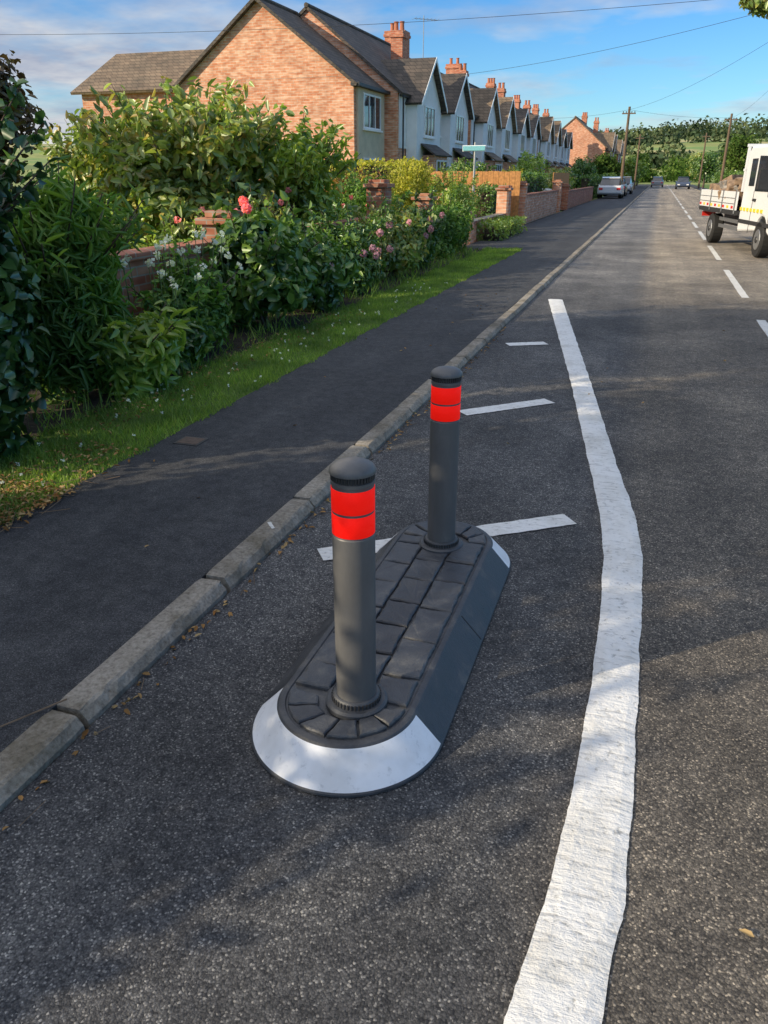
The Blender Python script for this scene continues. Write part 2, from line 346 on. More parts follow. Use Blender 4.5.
def shrub(name,c,r,n,size,mat,k=14,f=.42,base=None,aspect=.55,stems=6,simple=False,droop=.25,extra=None,wild=0,wl=1.0):
    l=sublumps(c,r,k,f); P,Nn=lump_points(l,n)
    parts=[(*leaf_arrays(P,Nn,size,aspect,simple=simple,droop=droop),mat)]
    w=MB(); bx,by,bz=base or (c[0],c[1],.03)
    for i in range(stems):
        q=l[i%len(l)]; mid=((bx+q[0])/2+random.uniform(-.1,.1)*r[0],(by+q[1])/2+random.uniform(-.1,.1)*r[1],(bz+q[2])/2)
        w.tube([(bx+random.uniform(-.05,.05)*r[0],by+random.uniform(-.05,.05)*r[1],bz),mid,q[:3]],[.02*max(r),.012*max(r),.006*max(r)],'bark',6)
    if wild:
        for i in range(wild):
            d=sph(1)[0]; d[2]=abs(d[2])*.8+.4; p0=np.array([c[0]+d[0]*r[0]*.75,c[1]+d[1]*r[1]*.75,c[2]+d[2]*r[2]*.55])
            ln=random.uniform(.18,.4)*max(r)*wl; e=p0+d*ln+np.array([0,0,ln*.3])
            w.tube([p0,(p0+e)/2,e],[.008,.006,.003],'bark',4)
            m=int(ln/size*7)+4; t=rng.uniform(0,1,m)[:,None]; Q=p0+(e-p0)*t+rng.normal(size=(m,3))*size*.15
            parts.append((*leaf_arrays(Q,sph(m)+np.array([0,0,.5]),size*.9,aspect,simple=simple,droop=droop),mat))
    if extra: parts+=extra
    return build(name,parts,w)
def tree(name,base,h,c,r,n,size,mat,k=22,f=.36,trunk=.16,simple=False,more=()):
    l=sublumps(c,r,k,f)+list(more); P,Nn=lump_points(l,n,inner=.3)
    parts=[(*leaf_arrays(P,Nn,size,.6,simple=simple),mat)]; w=MB()
    for q in more: # extra density on the low outer bough
        P,Nn=lump_points([q],int(900*q[3])+120,inner=.2); parts.append((*leaf_arrays(P,Nn,size,.6,simple=simple),mat))
    b=Vector(base); top=Vector((c[0],c[1],c[2]+r[2]*.3)); fork=b.lerp(top,.45)
    w.tube([b,b.lerp(fork,.3)+Vector((.05,.03,0)),fork,fork.lerp(top,.5),top],[trunk*1.3,trunk,trunk*.75,trunk*.4,trunk*.1],'bark',10)
    for q in l:
        q3=Vector(q[:3]); s=fork.lerp(top,random.uniform(0,.6)); w.tube([s,s.lerp(q3,.5)+Vector((0,0,.15*r[2]*.5)),q3],[trunk*.35,trunk*.2,trunk*.06],'bark',6)
    return build(name,parts,w)

# ------------------------------------------------------------------ ground, hills
def hgt(x,y):
    d=max(0,y-170+abs(x)*.05); t=min(1,d/520); t=t*t*(3-2*t)
    return -.06+t*(22+7*math.sin(x*.009+.3)+3.5*math.sin(x*.021+y*.004))
vs=[];fs=[]
xs=[-1500,-900,-600,-400,-250,-150,-90,-60,-40,-20,-8,0,8,20,40,60,90,120,150,200,250,320,400,600,900,1500]
ys=[-400,-150,-50,-20,0,20,50,90,130,160,180,200,220,250,280,320,360,400,450,500,560,620,700,800,1000,1500]
for y in ys:
    for x in xs: vs.append((x,y,hgt(x,y)))
nx=len(xs)
for j in range(len(ys)-1):
    for i in range(nx-1): fs.append((j*nx+i,j*nx+i+1,(j+1)*nx+i+1,(j+1)*nx+i))
g=MB(); g.add(vs,fs,'land'); g.make('ground',smooth=True)
def sheet(name,x0,x1,y0,y1,z,k,parent=None):
    a=MB(); a.add([(x0,y0,z),(x1,y0,z),(x1,y1,z),(x0,y1,z)],[(0,1,2,3)],k); return a.make(name,parent,fix=False)
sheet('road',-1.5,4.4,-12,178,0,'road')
a=MB(); a.box(-2.83,-1.627,-12,175,-.05,.048,'path'); a.box(-4.3,-2.834,18.6,175,-.05,.046,'path'); a.box(4.55,6.1,-12,175,-.05,.06,'path'); a.make('pavement')
a=MB(); a.box(-3.62,-2.834,-12,18.59,-.05,.046,'grass'); a.make('grass_verge')
a=MB(); a.box(-4.9,-3.624,-12,18.59,-.05,.055,'soil'); a.make('flower_bed_soil')
a=MB(); a.box(-45,-4.904,-12,170,-.05,.05,'grass'); a.box(6.104,40,-12,170,-.05,.05,'grass'); a.make('garden_lawn')

def kerb(name,xa,xb,sgn):
    a=MB(); y=-3.0
    while y<172:
        ln=.905; j=random.uniform(-.004,.004); dz=random.uniform(-.003,.003)
        if sgn>0: prof=[(xa+j,-.05),(xb+j,-.05),(xb+j,.018),(xb+j-.022,.047+dz),(xb+j-.035,.053+dz),(xa+j,.053+dz)]
        else: prof=[(xb+j,-.05),(xa+j,-.05),(xa+j,.018),(xa+j+.022,.047+dz),(xa+j+.035,.053+dz),(xb+j,.053+dz)]
        n=20 if y<8 else 1
        vs=[];fs=[]
        for i in range(n+1):
            yy=y+.006+(ln-.012)*i/n
            for q,(px,pz) in enumerate(prof):
                jj=random.uniform(-.0028,.0028) if (n>1 and q>=2) else 0
                endc=-.008 if i in(0,n) and q>=2 else 0
                vs.append((px+jj+(endc*sgn if q in(2,3) else 0),yy,pz+jj+endc*.6))
        m=len(prof)
        for i in range(n):
            for q in range(m): fs.append((i*m+q,i*m+(q+1)%m,(i+1)*m+(q+1)%m,(i+1)*m+q))
        fs.append(tuple(range(m))); fs.append(tuple(n*m+q for q in range(m-1,-1,-1)))
        a.add(vs,fs,'kerb'); y+=.915
    return a.make(name)
kerb('kerb',-1.624,-1.5,1); kerb('kerb',4.4,4.545,-1)

# ------------------------------------------------------------------ road markings
def interp(tab,y):
    for (x0,y0),(x1,y1) in zip(tab,tab[1:]):
        if y0<=y<=y1: return x0+(x1-x0)*(y-y0)/(y1-y0)
    return tab[0][0] if y<tab[0][1] else tab[-1][0]
LL=[(-.2,-6),(-.1,.6),(-.09,1.06),(-.045,1.38),(-.02,1.77),(-.01,2.21),(-.01,2.74),(-.03,3.27),(-.07,3.72),(-.18,4.45),(-.52,6.66),(-1.3,11.35)]
LR=[(0.0,-6),(.07,.6),(.1,1.1),(.135,1.44),(.145,1.82),(.145,2.26),(.145,2.79),(.14,3.35),(.09,3.85),(-.02,4.5),(-.36,6.71),(-1.1,11.35)]
from mathutils import noise as mn
a=MB(); y=-6;vs=[];fs=[]
while y<11.35:
    l=interp(LL,y)+mn.noise(Vector((y*5,0,0)))*.006+mn.noise(Vector((y*40,3,0)))*.003
    r=interp(LR,y)+mn.noise(Vector((y*6,7,0)))*.007+mn.noise(Vector((y*44,9,0)))*.0035
    k=5
    for i in range(k+1):
        t=i/k; z=.009+mn.noise(Vector((y*12,t*1.5,2)))*.0016 if 0<i<k else .0045
        vs.append((l+(r-l)*t,y,z))
    y+=.015
m=k+1
for j in range(len(vs)//m-1):
    for i in range(k): fs.append((j*m+i,j*m+i+1,(j+1)*m+i+1,(j+1)*m+i))
a.add(vs,fs,'line'); a.make('white_edge_line',fix=False)
def strip(mb,p0,p1,w0,z,k,n=40,rough=.006):
    p0=Vector(p0);p1=Vector(p1); d=(p1-p0).normalized(); nn=Vector((-d.y,d.x)); vs=[];fs=[]
    for i in range(n+1):
        p=p0.lerp(p1,i/n); ja=random.uniform(-rough,rough); jb=random.uniform(-rough,rough)
        A=p+nn*(w0/2+ja); B=p-nn*(w0/2+jb); vs+=[(A.x,A.y,z),(B.x,B.y,z)]
    for i in range(n): fs.append((2*i,2*i+1,2*i+3,2*i+2))
    mb.add(vs,fs,k)
a=MB()
strip(a,(-1.27,2.91),(-.22,3.68),.13,.006,'line',40,.003); strip(a,(-1.17,5.37),(-.6,5.91),.14,.006,'line',30,.003); strip(a,(-1.29,7.97),(-.92,8.17),.15,.006,'line',20,.003)
a.make('hatch_marking',fix=False)
a=MB(); y=.95
while y<170:
    strip(a,(1.365,y),(1.365,y+3.75),.105,.005,'oldline',30,.004); y+=5.7
a.make('centre_line_marking',fix=False)

# ------------------------------------------------------------------ traffic island
CX=-.72; Y0,Y1=1.825,3.03; R0=.305
isl=empty('traffic_island',(0,0,0))
seg=48
def ring(hw,z):
    out=[]
    for j in range(seg+1):
        t=-math.pi+math.pi*j/seg; out.append((CX+hw*math.cos(t),Y0+hw*math.sin(t),z))
    for j in range(seg+1):
        t=math.pi*j/seg; out.append((CX+hw*math.cos(t),Y1+hw*math.sin(t),z))
    return out
profs=[(R0,.004),(.3045,.011),(.300,.015),(.220,.103),(.214,.109),(.205,.112),(.195,.112),(.191,.108),(.0001,.108)]
a=MB(); rings=[ring(h,z) for h,z in profs]; n=len(rings[0])
allv=[p for r in rings for p in r]; black=[];white=[]
for i in range(len(profs)-1):
    for j in range(n):
        f=(i*n+j,i*n+(j+1)%n,(i+1)*n+(j+1)%n,(i+1)*n+j)
        isend=(j<seg) or (seg+1<=j<2*seg+1)
        (white if (i==2 and isend) else black).append(f)
a.add(allv,black,'rubber')
i_w=a.mi('iwhite')
for f in white: a.f.append(list(f)); a.m.append(i_w)
o=a.make('body',isl,smooth=True); o.modifiers.new('es','EDGE_SPLIT').split_angle=math.radians(20)
a=MB()
def pad(poly,z0=.105,z1=.1225,inset=.005):
    z1+=random.uniform(-.0025,.002)
    cx_,cy_=sum(p[0] for p in poly)/len(poly),sum(p[1] for p in poly)/len(poly)
    def ins(p,d):
        vx,vy=cx_-p[0],cy_-p[1]; l=math.hypot(vx,vy); return (p[0]+vx/l*d,p[1]+vy/l*d)
    out=[]
    for i in range(len(poly)):
        p,q=poly[i],poly[(i+1)%len(poly)]; m_=max(2,int(math.hypot(q[0]-p[0],q[1]-p[1])/.02))
        for s in range(m_): out.append((p[0]+(q[0]-p[0])*s/m_,p[1]+(q[1]-p[1])*s/m_))
    nz=lambda:random.uniform(-.0022,.0022)
    A=[ins((p[0]+nz(),p[1]+nz()),inset) for p in out]; B=[ins(p,.0035) for p in A]; C=[ins(p,.005) for p in B]; n=len(out)
    a.add([(x,y,z0) for x,y in A]+[(x,y,z1-.006) for x,y in A]+[(x,y,z1-.0015+nz()*.5) for x,y in B]+[(x,y,z1+nz()*.5) for x,y in C],
      [(r*n+i,r*n+(i+1)%n,(r+1)*n+(i+1)%n,(r+1)*n+i) for r in range(3) for i in range(n)]+[tuple(3*n+i for i in range(n))],'rubber')
cols=[(-.188,-.066),(-.066,.06),(.06,.188)]
for ci,(xa,xb) in enumerate(cols):
    y=Y0+.075 if ci==1 else Y0+.015
    yend=Y1-.12 if ci==1 else Y1-.015
    stp=[.19,.165,.2][ci]; first=True
    while y<yend-.03:
        y2=min(yend,y+stp*(.6 if (first and ci!=1) else 1)*random.uniform(.85,1.15)); first=False
        if yend-y2<.06: y2=yend
        j=lambda:random.uniform(-.011,.011)
        pad([(CX+xa,y),(CX+xb,y+j()),(CX+xb,y2),(CX+xa,y2+j())]); y=y2
for cy,s in ((Y0,-1),(Y1,1)):
    for q in range(6):
        t0=math.pi*q/6; t1=math.pi*(q+1)/6
        pts=[(CX+math.cos(t)*.19,cy+s*math.sin(t)*.19) for t in (t0,(t0*2+t1)/3,(t0+2*t1)/3,t1)]+[(CX+.015+math.cos(t)*.1,cy-.02+s*math.sin(t)*.085) for t in (t1,t0)]
        pad(pts,inset=.004)
a.make('paver_pads',isl)
a=MB()
a.slab([(CX+.3005,2.427,.0155),(CX+.3005,2.433,.0155),(CX+.2215,2.433,.1025),(CX+.2215,2.427,.1025)],.001,'black')
a.make('side_seam',isl)
def bollard(cx,cy):
    e=empty('bollard',(0,0,0)); zb=.112
    a=MB(); a.lathe([(.0,zb),(.096,zb),(.096,zb+.014),(.088,zb+.020),(.074,zb+.021),(.073,zb+.034),(.069,zb+.040),(.064,zb+.042),(.0,zb+.042)],cx,cy,'rubber')
    for j in range(40):
        t=2*math.pi*j/40; x=cx+math.cos(t)*.0735; y=cy+math.sin(t)*.0735
        a.tube([(x,y,zb+.021),(x,y,zb+.036)],.0036,'darkplast',6)
    a.make('base_collar',e,smooth=False)
    z0=zb+.03
    a=MB(); a.lathe([(.0605,z0),(.0605,.672),(.0605,.686),(.0585,.689),(.0585,.836),(.0605,.839),(.0605,.849),(.055,.851),(.055,.872),(.0,.872)],cx,cy,'bollard',64)
    o=a.make('post',e,smooth=True); o.modifiers.new('es','EDGE_SPLIT').split_angle=math.radians(30)
    a=MB()
    for zA,zB in ((.693,.756),(.763,.830)):
        a.lathe([(.0587,zA),(.0602,zA+.0008),(.0602,zB-.0008),(.0587,zB)],cx,cy,'red',64)
    a.make('reflective_bands',e,smooth=True)
    a=MB()
    for j in range(40):
        t=2*math.pi*j/40; x=cx+math.cos(t)*.0575; y=cy+math.sin(t)*.0575
        a.tube([(x,y,.852),(x,y,.871)],.0034,'darkplast',6)
    a.lathe([(.06,.870),(.0645,.8705),(.0648,.876),(.0625,.883),(.055,.891),(.042,.898),(.024,.9025),(.0,.904)],cx,cy,'bollard',64)
    o=a.make('cap',e,smooth=True); o.modifiers.new('es','EDGE_SPLIT').split_angle=math.radians(40)
bollard(-.69,1.82); bollard(-.715,2.965)

# ------------------------------------------------------------------ houses
U=random.uniform
def window(mb,axis,pos,a0,a1,z0,z1,sgn=1,mull=2,fr='pvc'):
    def B(p0,p1,b0,b1,c0,c1,k):
        p0,p1=sorted((p0,p1))
        if axis=='x': mb.box(p0,p1,b0,b1,c0,c1,k)
        else: mb.box(b0,b1,p0,p1,c0,c1,k)
    B(pos,pos+sgn*.015,a0+.05,a1-.05,z0+.05,z1-.05,'glass')
    t=.07; d=pos+sgn*.05
    B(pos,d,a0,a0+t,z0,z1,fr);B(pos,d,a1-t,a1,z0,z1,fr);B(pos,d,a0+t,a1-t,z0,z0+t,fr);B(pos,d,a0+t,a1-t,z1-t,z1,fr)
    for i in range(1,mull):
        c=a0+(a1-a0)*i/mull; B(pos,d-sgn*.005,c-.03,c+.03,z0+t,z1-t,fr)
    B(pos,pos+sgn*.12,a0-.06,a1+.06,z0-.07,z0-.002,fr)
def chimney(mb,x,y,z0,z1,w=.55,l=1.0,pots=3,k='brick2'):
    mb.box(x-w/2,x+w/2,y-l/2,y+l/2,z0,z1-.3,k); mb.box(x-w/2-.06,x+w/2+.06,y-l/2-.06,y+l/2+.06,z1-.298,z1-.16,k)
    mb.box(x-w/2-.02,x+w/2+.02,y-l/2-.02,y+l/2+.02,z1-.158,z1,k)
    for i in range(pots):
        xx=x-w/2+w*(i+.5)/pots; mb.tube([(xx,y,z1+.002),(xx,y,z1+.35),(xx,y,z1+.42)],[.12,.1,.13],'terracotta',10)
def gable_roof_y(mb,xl,xa,xr,zl,za,zr,y0,y1,k,t=.12,ov=.25):
    sr=(za-zr)/(xa-xr) ; sl=(za-zl)/(xa-xl)
    xR=xr+ov; zR=zr+sr*ov; xL=xl-ov; zL=zl-sl*ov
    mb.slab([(xR,y0,zR+t),(xR,y1,zR+t),(xa,y1,za+t),(xa,y0,za+t)],t*.96,k)
    mb.slab([(xa,y0,za+t),(xa,y1,za+t),(xL,y1,zL+t),(xL,y0,zL+t)],t*.96,k)
    mb.tube([(xa,y0-.01,za+t+.01),(xa,y1+.01,za+t+.01)],.1,k,8)
h=empty('brick_house')
a=MB(); a.prism([(-20,0),(-12,0),(-12,5.0),(-16,7.95),(-20,5.0)],'y',32.5,36.3,'brick')
a.prism([(34,0),(41,0),(41,5.2),(37.5,7.0),(34,5.2)],'x',-26,-20.004,'brick'); a.make('walls',h)
a=MB(); gable_roof_y(a,-20,-16,-12,5.0,7.95,5.0,32.25,36.28,'roof')
a.slab([(-26.3,33.6,5.12),(-18.5,33.6,5.12),(-18.5,37.5,7.12),(-26.3,37.5,7.12)],.11,'roof2')
a.slab([(-26.3,37.5,7.12),(-18.5,37.5,7.12),(-18.5,41.4,5.12),(-26.3,41.4,5.12)],.11,'roof2')
a.make('roof',h)
a=MB(); a.box(-11.995,-11.9,32.75,36.1,.0,5.0,'cream'); window(a,'x',-11.9,33.3,35.5,3.4,4.7,1,3); window(a,'x',-11.9,33.3,35.5,.9,2.3,1,3)
a.box(-12.05,-11.68,32.3,36.28,4.86,4.98,'darkplast')
a.make('front_windows',h)
def semi(y0,ln=13.2,xf=-11.35,brick='brick',roof='roof',apex=8.25,xa=-15.5,xl=-19.8,white=True,chim=True,gz=6.5,cw=.7):
    h=empty('semi_detached_house'); y1=y0+ln
    a=MB(); a.prism([(xl,0),(xf,0),(xf,5.0),(xa,apex),(xl,5.0)],'y',y0+.004,y1-.004,brick)
    if white: a.box(xf+.003,xf+.04,y0+.15,y1-.15,2.75,4.95,'render')
    for gc in (y0+3.3,y0+9.6):
        k='render' if white else brick
        a.prism([(gc-2.1,0),(gc+2.1,0),(gc+2.1,4.7),(gc,gz),(gc-2.1,4.7)],'x',xf+.045,xf+.55,k)
        a.prism([(gc-1.4,0),(gc+1.4,0),(gc+1.1,2.5),(gc-1.1,2.5)],'x',xf+.555,xf+1.2,brick)
    a.make('walls',h)
    a=MB(); gable_roof_y(a,xl,xa,xf,5.0,apex,5.0,y0-.1,y1+.02,roof)
    for gc in (y0+3.3,y0+9.6):
        sl=(gz-4.7)/2.1
        for s in (-1,1):
            q=[(xf+.8,gc+s*2.35,4.7-sl*.25+.12),(xf-3.2,gc+s*2.35,4.7-sl*.25+.12),(xf-3.2,gc,gz+.12),(xf+.8,gc,gz+.12)]
            if s<0: q=q[::-1]
            a.slab(q,.11,roof)
        a.slab([(xf+1.35,gc-1.55,2.5),(xf+1.35,gc+1.55,2.5),(xf+.56,gc+1.45,3.0),(xf+.56,gc-1.45,3.0)],.07,roof)
    a.make('roof',h)
    a=MB()
    for gc in (y0+3.3,y0+9.6):
        sl=(gz-4.7)/2.1
        for s in (-1,1):
            q=[(xf+.83,gc+s*2.35,4.7-sl*.25-.04),(xf+.83,gc,gz-.04),(xf+.83,gc,gz+.13),(xf+.83,gc+s*2.35,4.7-sl*.25+.13)]
            if s<0:q=q[::-1]
            a.slab(q,.025,'pvc')
        window(a,'x',xf+.55,gc-.9,gc+.9,3.3,4.6,1,3); window(a,'x',xf+1.2,gc-1.0,gc+1.0,.9,2.3,1,3)
    for dy in (y0+6.0,y0+6.95):
        a.box(xf+.004,xf+.06,dy-.4,dy+.4,.05,2.1,'darkplast'); window(a,'x',xf+.045,dy-.35,dy+.35,3.5,4.6,1,1)
    a.tube([(xf+.2,y0+.2,4.9),(xf+.2,y0+.2,.1)],.04,'darkplast',6)
    a.box(xf+.06,xf+.2,y0+.1,y0+1.1,4.8,4.9,'darkplast')
    a.make('windows_and_trim',h,fix=True)
    if chim:
        a=MB(); chimney(a,xa,y1-.1,apex-.6,apex+.9+U(0,.25),cw,1.0,2 if cw>.9 else 3); chimney(a,xa+2.2,y0+6.4,apex-2.2,apex-.05,.6,.8,2); a.make('chimney',h)
    return h
semi(36.3,cw=1.2)
semi(50.4,apex=8.0,roof='roof2',xf=-11.2,cw=1.0); semi(64.5,apex=8.2,gz=6.3); semi(78.6,apex=8.0,roof='roof2',gz=6.6,xf=-11.1); semi(92.7,apex=8.2,gz=6.2)
semi(112,13,-7.2,'brick','roof2',8.4,-11.3,-15.4,False,True,6.7)
semi(130,13,-7,'brick2','roof2',8,-11,-15,False)
h=empty('brick_house'); a=MB(); a.prism([(11,0),(19,0),(19,5.2),(15,8.2),(11,5.2)],'y',78,92,'brick'); window(a,'x',11,80,82,3.2,4.6,-1); window(a,'x',11,84,86,3.2,4.6,-1); window(a,'y',78,12.3,13.8,3.2,4.6,-1);a.make('walls',h)
a=MB(); gable_roof_y(a,11,15,19,5.2,8.2,5.2,77.7,92.3,'roof2'); chimney(a,15,84,8,9.6); a.make('roof',h)
a=MB(); a.tube([(-15.5,55,7.8),(-15.5,55,10.9)],.025,'metal',6); a.tube([(-16,54.6,10.7),(-14.8,55.6,10.7)],.015,'metal',6)
for i in range(7):
    t=i/6; x=-16+1.2*t;y=54.6+1.0*t; a.tube([(x-.25,y+.3,10.7),(x+.25,y-.3,10.7)],.01,'metal',4)
a.make('tv_aerial')

# ------------------------------------------------------------------ garden walls
def gwall(name,x0,x1,y0,y1,z,pill=(),k='brick3'):
    e=empty(name); a=MB(); a.box(x0,x1,y0,y1,-.02,z-.07,k); a.make('wall',e)
    a=MB(); a.box(x0-.03,x1+.03,y0,y1,z-.068,z,'brick3'); a.make('coping',e,.01)
    for (px,py,ph) in pill:
        a=MB(); a.box(px-.19,px+.19,py-.19,py+.19,-.02,ph-.1,k); a.box(px-.24,px+.24,py-.24,py+.24,ph-.098,ph-.03,'brick3'); a.box(px-.16,px+.16,py-.16,py+.16,ph-.028,ph+.04,'brick3'); a.make('pillar',e,.008)
gwall('garden_wall',-4.55,-4.33,5.2,7.75,.98,[(-4.44,7.95,1.22)])
gwall('garden_wall',-5.2,-4.98,9.2,14.8,.9,[(-5.05,15.0,1.5),(-5.05,18.2,1.2)])
gwall('garden_wall',-4.62,-4.4,20.3,25.2,.55,[(-4.5,20.1,.75),(-4.5,25.4,1.3)],'brick')
gwall('garden_wall',-4.75,-4.53,29.5,40,1.0,[(-4.6,29.3,1.4),(-4.6,40.2,1.4)],'brick')
gwall('garden_wall',-12,-4.8,28.2,28.42,1.3,[],'brick')
gwall('garden_wall',-4.75,-4.53,44,62,.9,[(-4.6,43.8,1.2)],'brick2')
e=empty('timber_fence'); a=MB()
for i in range(46): a.box(-4.95+U(-.008,.008),-4.92,41+i*.16,41+i*.16+.15,.05,1.75+U(-.01,.01),'fence')
for i in range(18): a.box(-8+i*.19,-8+i*.19+.18,28.9,28.93+U(0,.01),.05,1.75+U(-.01,.01),'fence')
a.make('boards',e)

# ------------------------------------------------------------------ vegetation (left gardens)
shrub('ivy_hedge',(-3.62,3.25,1.0),(.42,.5,1.15),11000,.085,'lf_dark',26,.42,aspect=.8,wild=16)
shrub('ivy_hedge',(-4.3,3.7,1.0),(.5,.6,1.25),7000,.085,'lf_dark',20,.4,aspect=.8,wild=14)
shrub('fern_shrub',(-4.05,4.75,.8),(.5,.7,.8),9000,.15,'lf_fern',18,.42,aspect=.18,wild=40,droop=.45)
shrub('laurel_shrub',(-3.66,5.0,.38),(.3,.42,.36),1300,.15,'lf_lime',12,.42,aspect=.36,droop=.35,wild=8)
shrub('laurel_shrub',(-3.85,5.8,.3),(.3,.4,.32),1300,.12,'lf_mid',10,.42,aspect=.5,droop=.35)
shrub('flowering_shrub',(-4.05,6.3,.45),(.42,.6,.45),3500,.09,'lf_fern',14,.42,aspect=.4,wild=22)
shrub('hydrangea_bush',(-4.0,7.9,.66),(.58,.85,.64),8000,.125,'lf_mid',22,.38,aspect=.65,wild=14)
shrub('hydrangea_bush',(-3.95,9.4,.52),(.5,.8,.52),4500,.115,'lf_mid',18,.38,aspect=.65,wild=12)
shrub('fuchsia_bush',(-4.05,10.9,.55),(.5,.9,.55),4500,.09,'lf_mid',18,.38,aspect=.5,wild=26)
shrub('hydrangea_bush',(-4.05,12.6,.55),(.5,.9,.53),4000,.1,'lf_olive',18,.38,aspect=.6,wild=20)
shrub('box_bush',(-4.15,14.4,.58),(.55,.9,.56),5000,.08,'lf_mid',18,.38,aspect=.6,wild=10)
shrub('box_bush',(-4.1,16.3,.58),(.5,.95,.58),5000,.08,'lf_fern',18,.38,aspect=.6,wild=10)
shrub('fern_shrub',(-4.2,17.9,.55),(.5,.6,.55),3000,.1,'lf_fern',14,.4,aspect=.4,wild=10)
shrub('magnolia_shrub',(-7.3,11.8,1.55),(1.85,1.6,1.3),9500,.19,'lf_olive',40,.28,aspect=.5,wild=80,wl=.65,stems=20)
shrub('magnolia_shrub',(-9.2,12.9,1.4),(1.3,1.4,1.2),6000,.18,'lf_olive',30,.28,aspect=.5,wild=44,wl=.7,stems=14)
shrub('apple_shrub',(-5.9,13.0,1.25),(.95,1.1,1.2),4500,.15,'lf_lime',24,.3,aspect=.5,wild=50,wl=.9,stems=10)
tree('copper_beech_tree',(-9.6,9.6,0),3.5,(-9.4,9.6,2.15),(1.4,1.2,1.45),8000,.13,'lf_purple',24,.32,.1)
shrub('laurel_hedge',(-7.6,7.4,.75),(.9,1.1,.8),6000,.13,'lf_mid',24,.36,aspect=.5,wild=20,wl=.6)
shrub('rose_bush',(-5.6,8.6,.5),(.7,1.1,.5),4500,.075,'lf_lime',20,.35,aspect=.55,wild=24)
shrub('rose_bush',(-5.9,11.2,.55),(.8,1.2,.6),5000,.08,'lf_olive',20,.35,aspect=.55,wild=34,wl=.7)
shrub('rose_bush',(-5.9,16.5,.85),(.9,1.6,.7),5000,.09,'lf_fern',20,.35,aspect=.5,wild=40,wl=.6)
shrub('goldenrod_clump',(-5.7,19.5,1.0),(.8,1.2,.95),5500,.09,'lf_gold',20,.35,aspect=.4,wild=50,wl=.7)
shrub('goldenrod_clump',(-5.3,22.5,.9),(.7,1.3,.9),5000,.09,'lf_lime',20,.35,aspect=.4,wild=40,wl=.7)
shrub('goldenrod_clump',(-5.3,31.0,1.0),(.55,1.2,.95),3500,.11,'lf_gold',20,.35,aspect=.4,wild=30,wl=.5)
shrub('autumn_shrub',(-7.4,18.5,.9),(1.4,1.0,.8),4500,.1,'lf_autumn',20,.35,aspect=.5,wild=30,wl=.6)
shrub('apple_shrub',(-9.2,17,1.1),(1.4,1.3,1.0),5000,.13,'lf_olive',20,.35,aspect=.5,wild=30,wl=.6)
def hedge(name,x0,x1,y0,y1,z,n,size,mat,rough=.05):
    dx,dy=x1-x0,y1-y0; area=[dx*dy,dx*z,dx*z,dy*z,dy*z]; w=np.array(area)/sum(area); f=rng.choice(5,n,p=w)
    u=rng.uniform(0,1,n);v=rng.uniform(0,1,n); P=np.zeros((n,3)); Nn=np.zeros((n,3))
    for k,(fx) in enumerate([(0,0,1),(0,-1,0),(0,1,0),(-1,0,0),(1,0,0)]):
        q=f==k; Nn[q]=fx
        if k==0: P[q]=np.stack([x0+u[q]*dx,y0+v[q]*dy,np.full(q.sum(),z)],1)
        elif k in(1,2): P[q]=np.stack([x0+u[q]*dx,np.full(q.sum(),y0 if k==1 else y1),v[q]*z],1)
        else: P[q]=np.stack([np.full(q.sum(),x0 if k==3 else x1),y0+u[q]*dy,v[q]*z],1)
    P+=Nn*(np.sin(P[:,[1]]*3)+np.sin(P[:,[0]]*4+1)+np.sin(P[:,[2]]*5))*rough*.6; P-=Nn*rng.uniform(0,.18,(n,1))
    Nn=Nn+rng.normal(size=(n,3))*.6
    w=MB(); ins=.16
    w.box(x0+ins,x1-ins,y0+ins,y1-ins,.0,z-ins,'soil')
    return build(name,[(*leaf_arrays(P,Nn,size,.6,simple=True),mat)],w)
hedge('privet_hedge',-11.5,-7.2,25.3,26.3,2.05,8000,.1,'lf_gold')
hedge('privet_hedge',-5.6,-4.9,25.8,28,1.3,2500,.1,'lf_mid')
hedge('privet_hedge',-4.4,-3.7,21,25,.5,2500,.08,'lf_lime')
hedge('privet_hedge',-6,-5.1,33,40,1.7,5000,.12,'lf_mid',.1)
hedge('privet_hedge',-5.6,-4.8,62,85,1.6,6000,.17,'lf_mid',.1)
hedge('privet_hedge',-5.6,-4.8,88,110,1.8,5000,.2,'lf_lime',.12)
hedge('privet_hedge',6.3,7.3,35,110,1.9,12000,.24,'lf_mid',.12)
shrub('garden_shrub',(-7.2,32,1.2),(1.3,1.6,1.1),3500,.15,'lf_mid',20,.35,wild=20,wl=.5)
shrub('garden_shrub',(-6.9,46,1.5),(1.2,2.0,1.4),3500,.17,'lf_lime',20,.35,wild=20,wl=.5)
shrub('garden_shrub',(-6.5,55,1.3),(1.4,2.4,1.3),3500,.19,'lf_olive',20,.35,simple=True)
shrub('garden_shrub',(-6.5,74,1.7),(1.5,3,1.6),3500,.22,'lf_mid',20,.35,simple=True)
for (x,y,hh,r,k) in [(-6,98,4.4,2.0,'lf_tree'),(-3.8,124,4.6,2,'lf_lime'),(7.6,58,5.2,2.1,'lf_tree'),(9.5,70,5.5,2.4,'lf_mid'),(7.5,96,6,2.6,'lf_tree'),(5.9,128,5.5,2.6,'lf_mid'),(-3.8,150,5.5,2.8,'lf_tree'),(9,46,4.6,2,'lf_autumn'),(6.2,150,6,3,'lf_olive')]:
    tree('garden_tree',(x,y,0),hh,(x,y,hh*.58),(r,r,hh*.42),3000,.3,k,22,.38,.14,True)
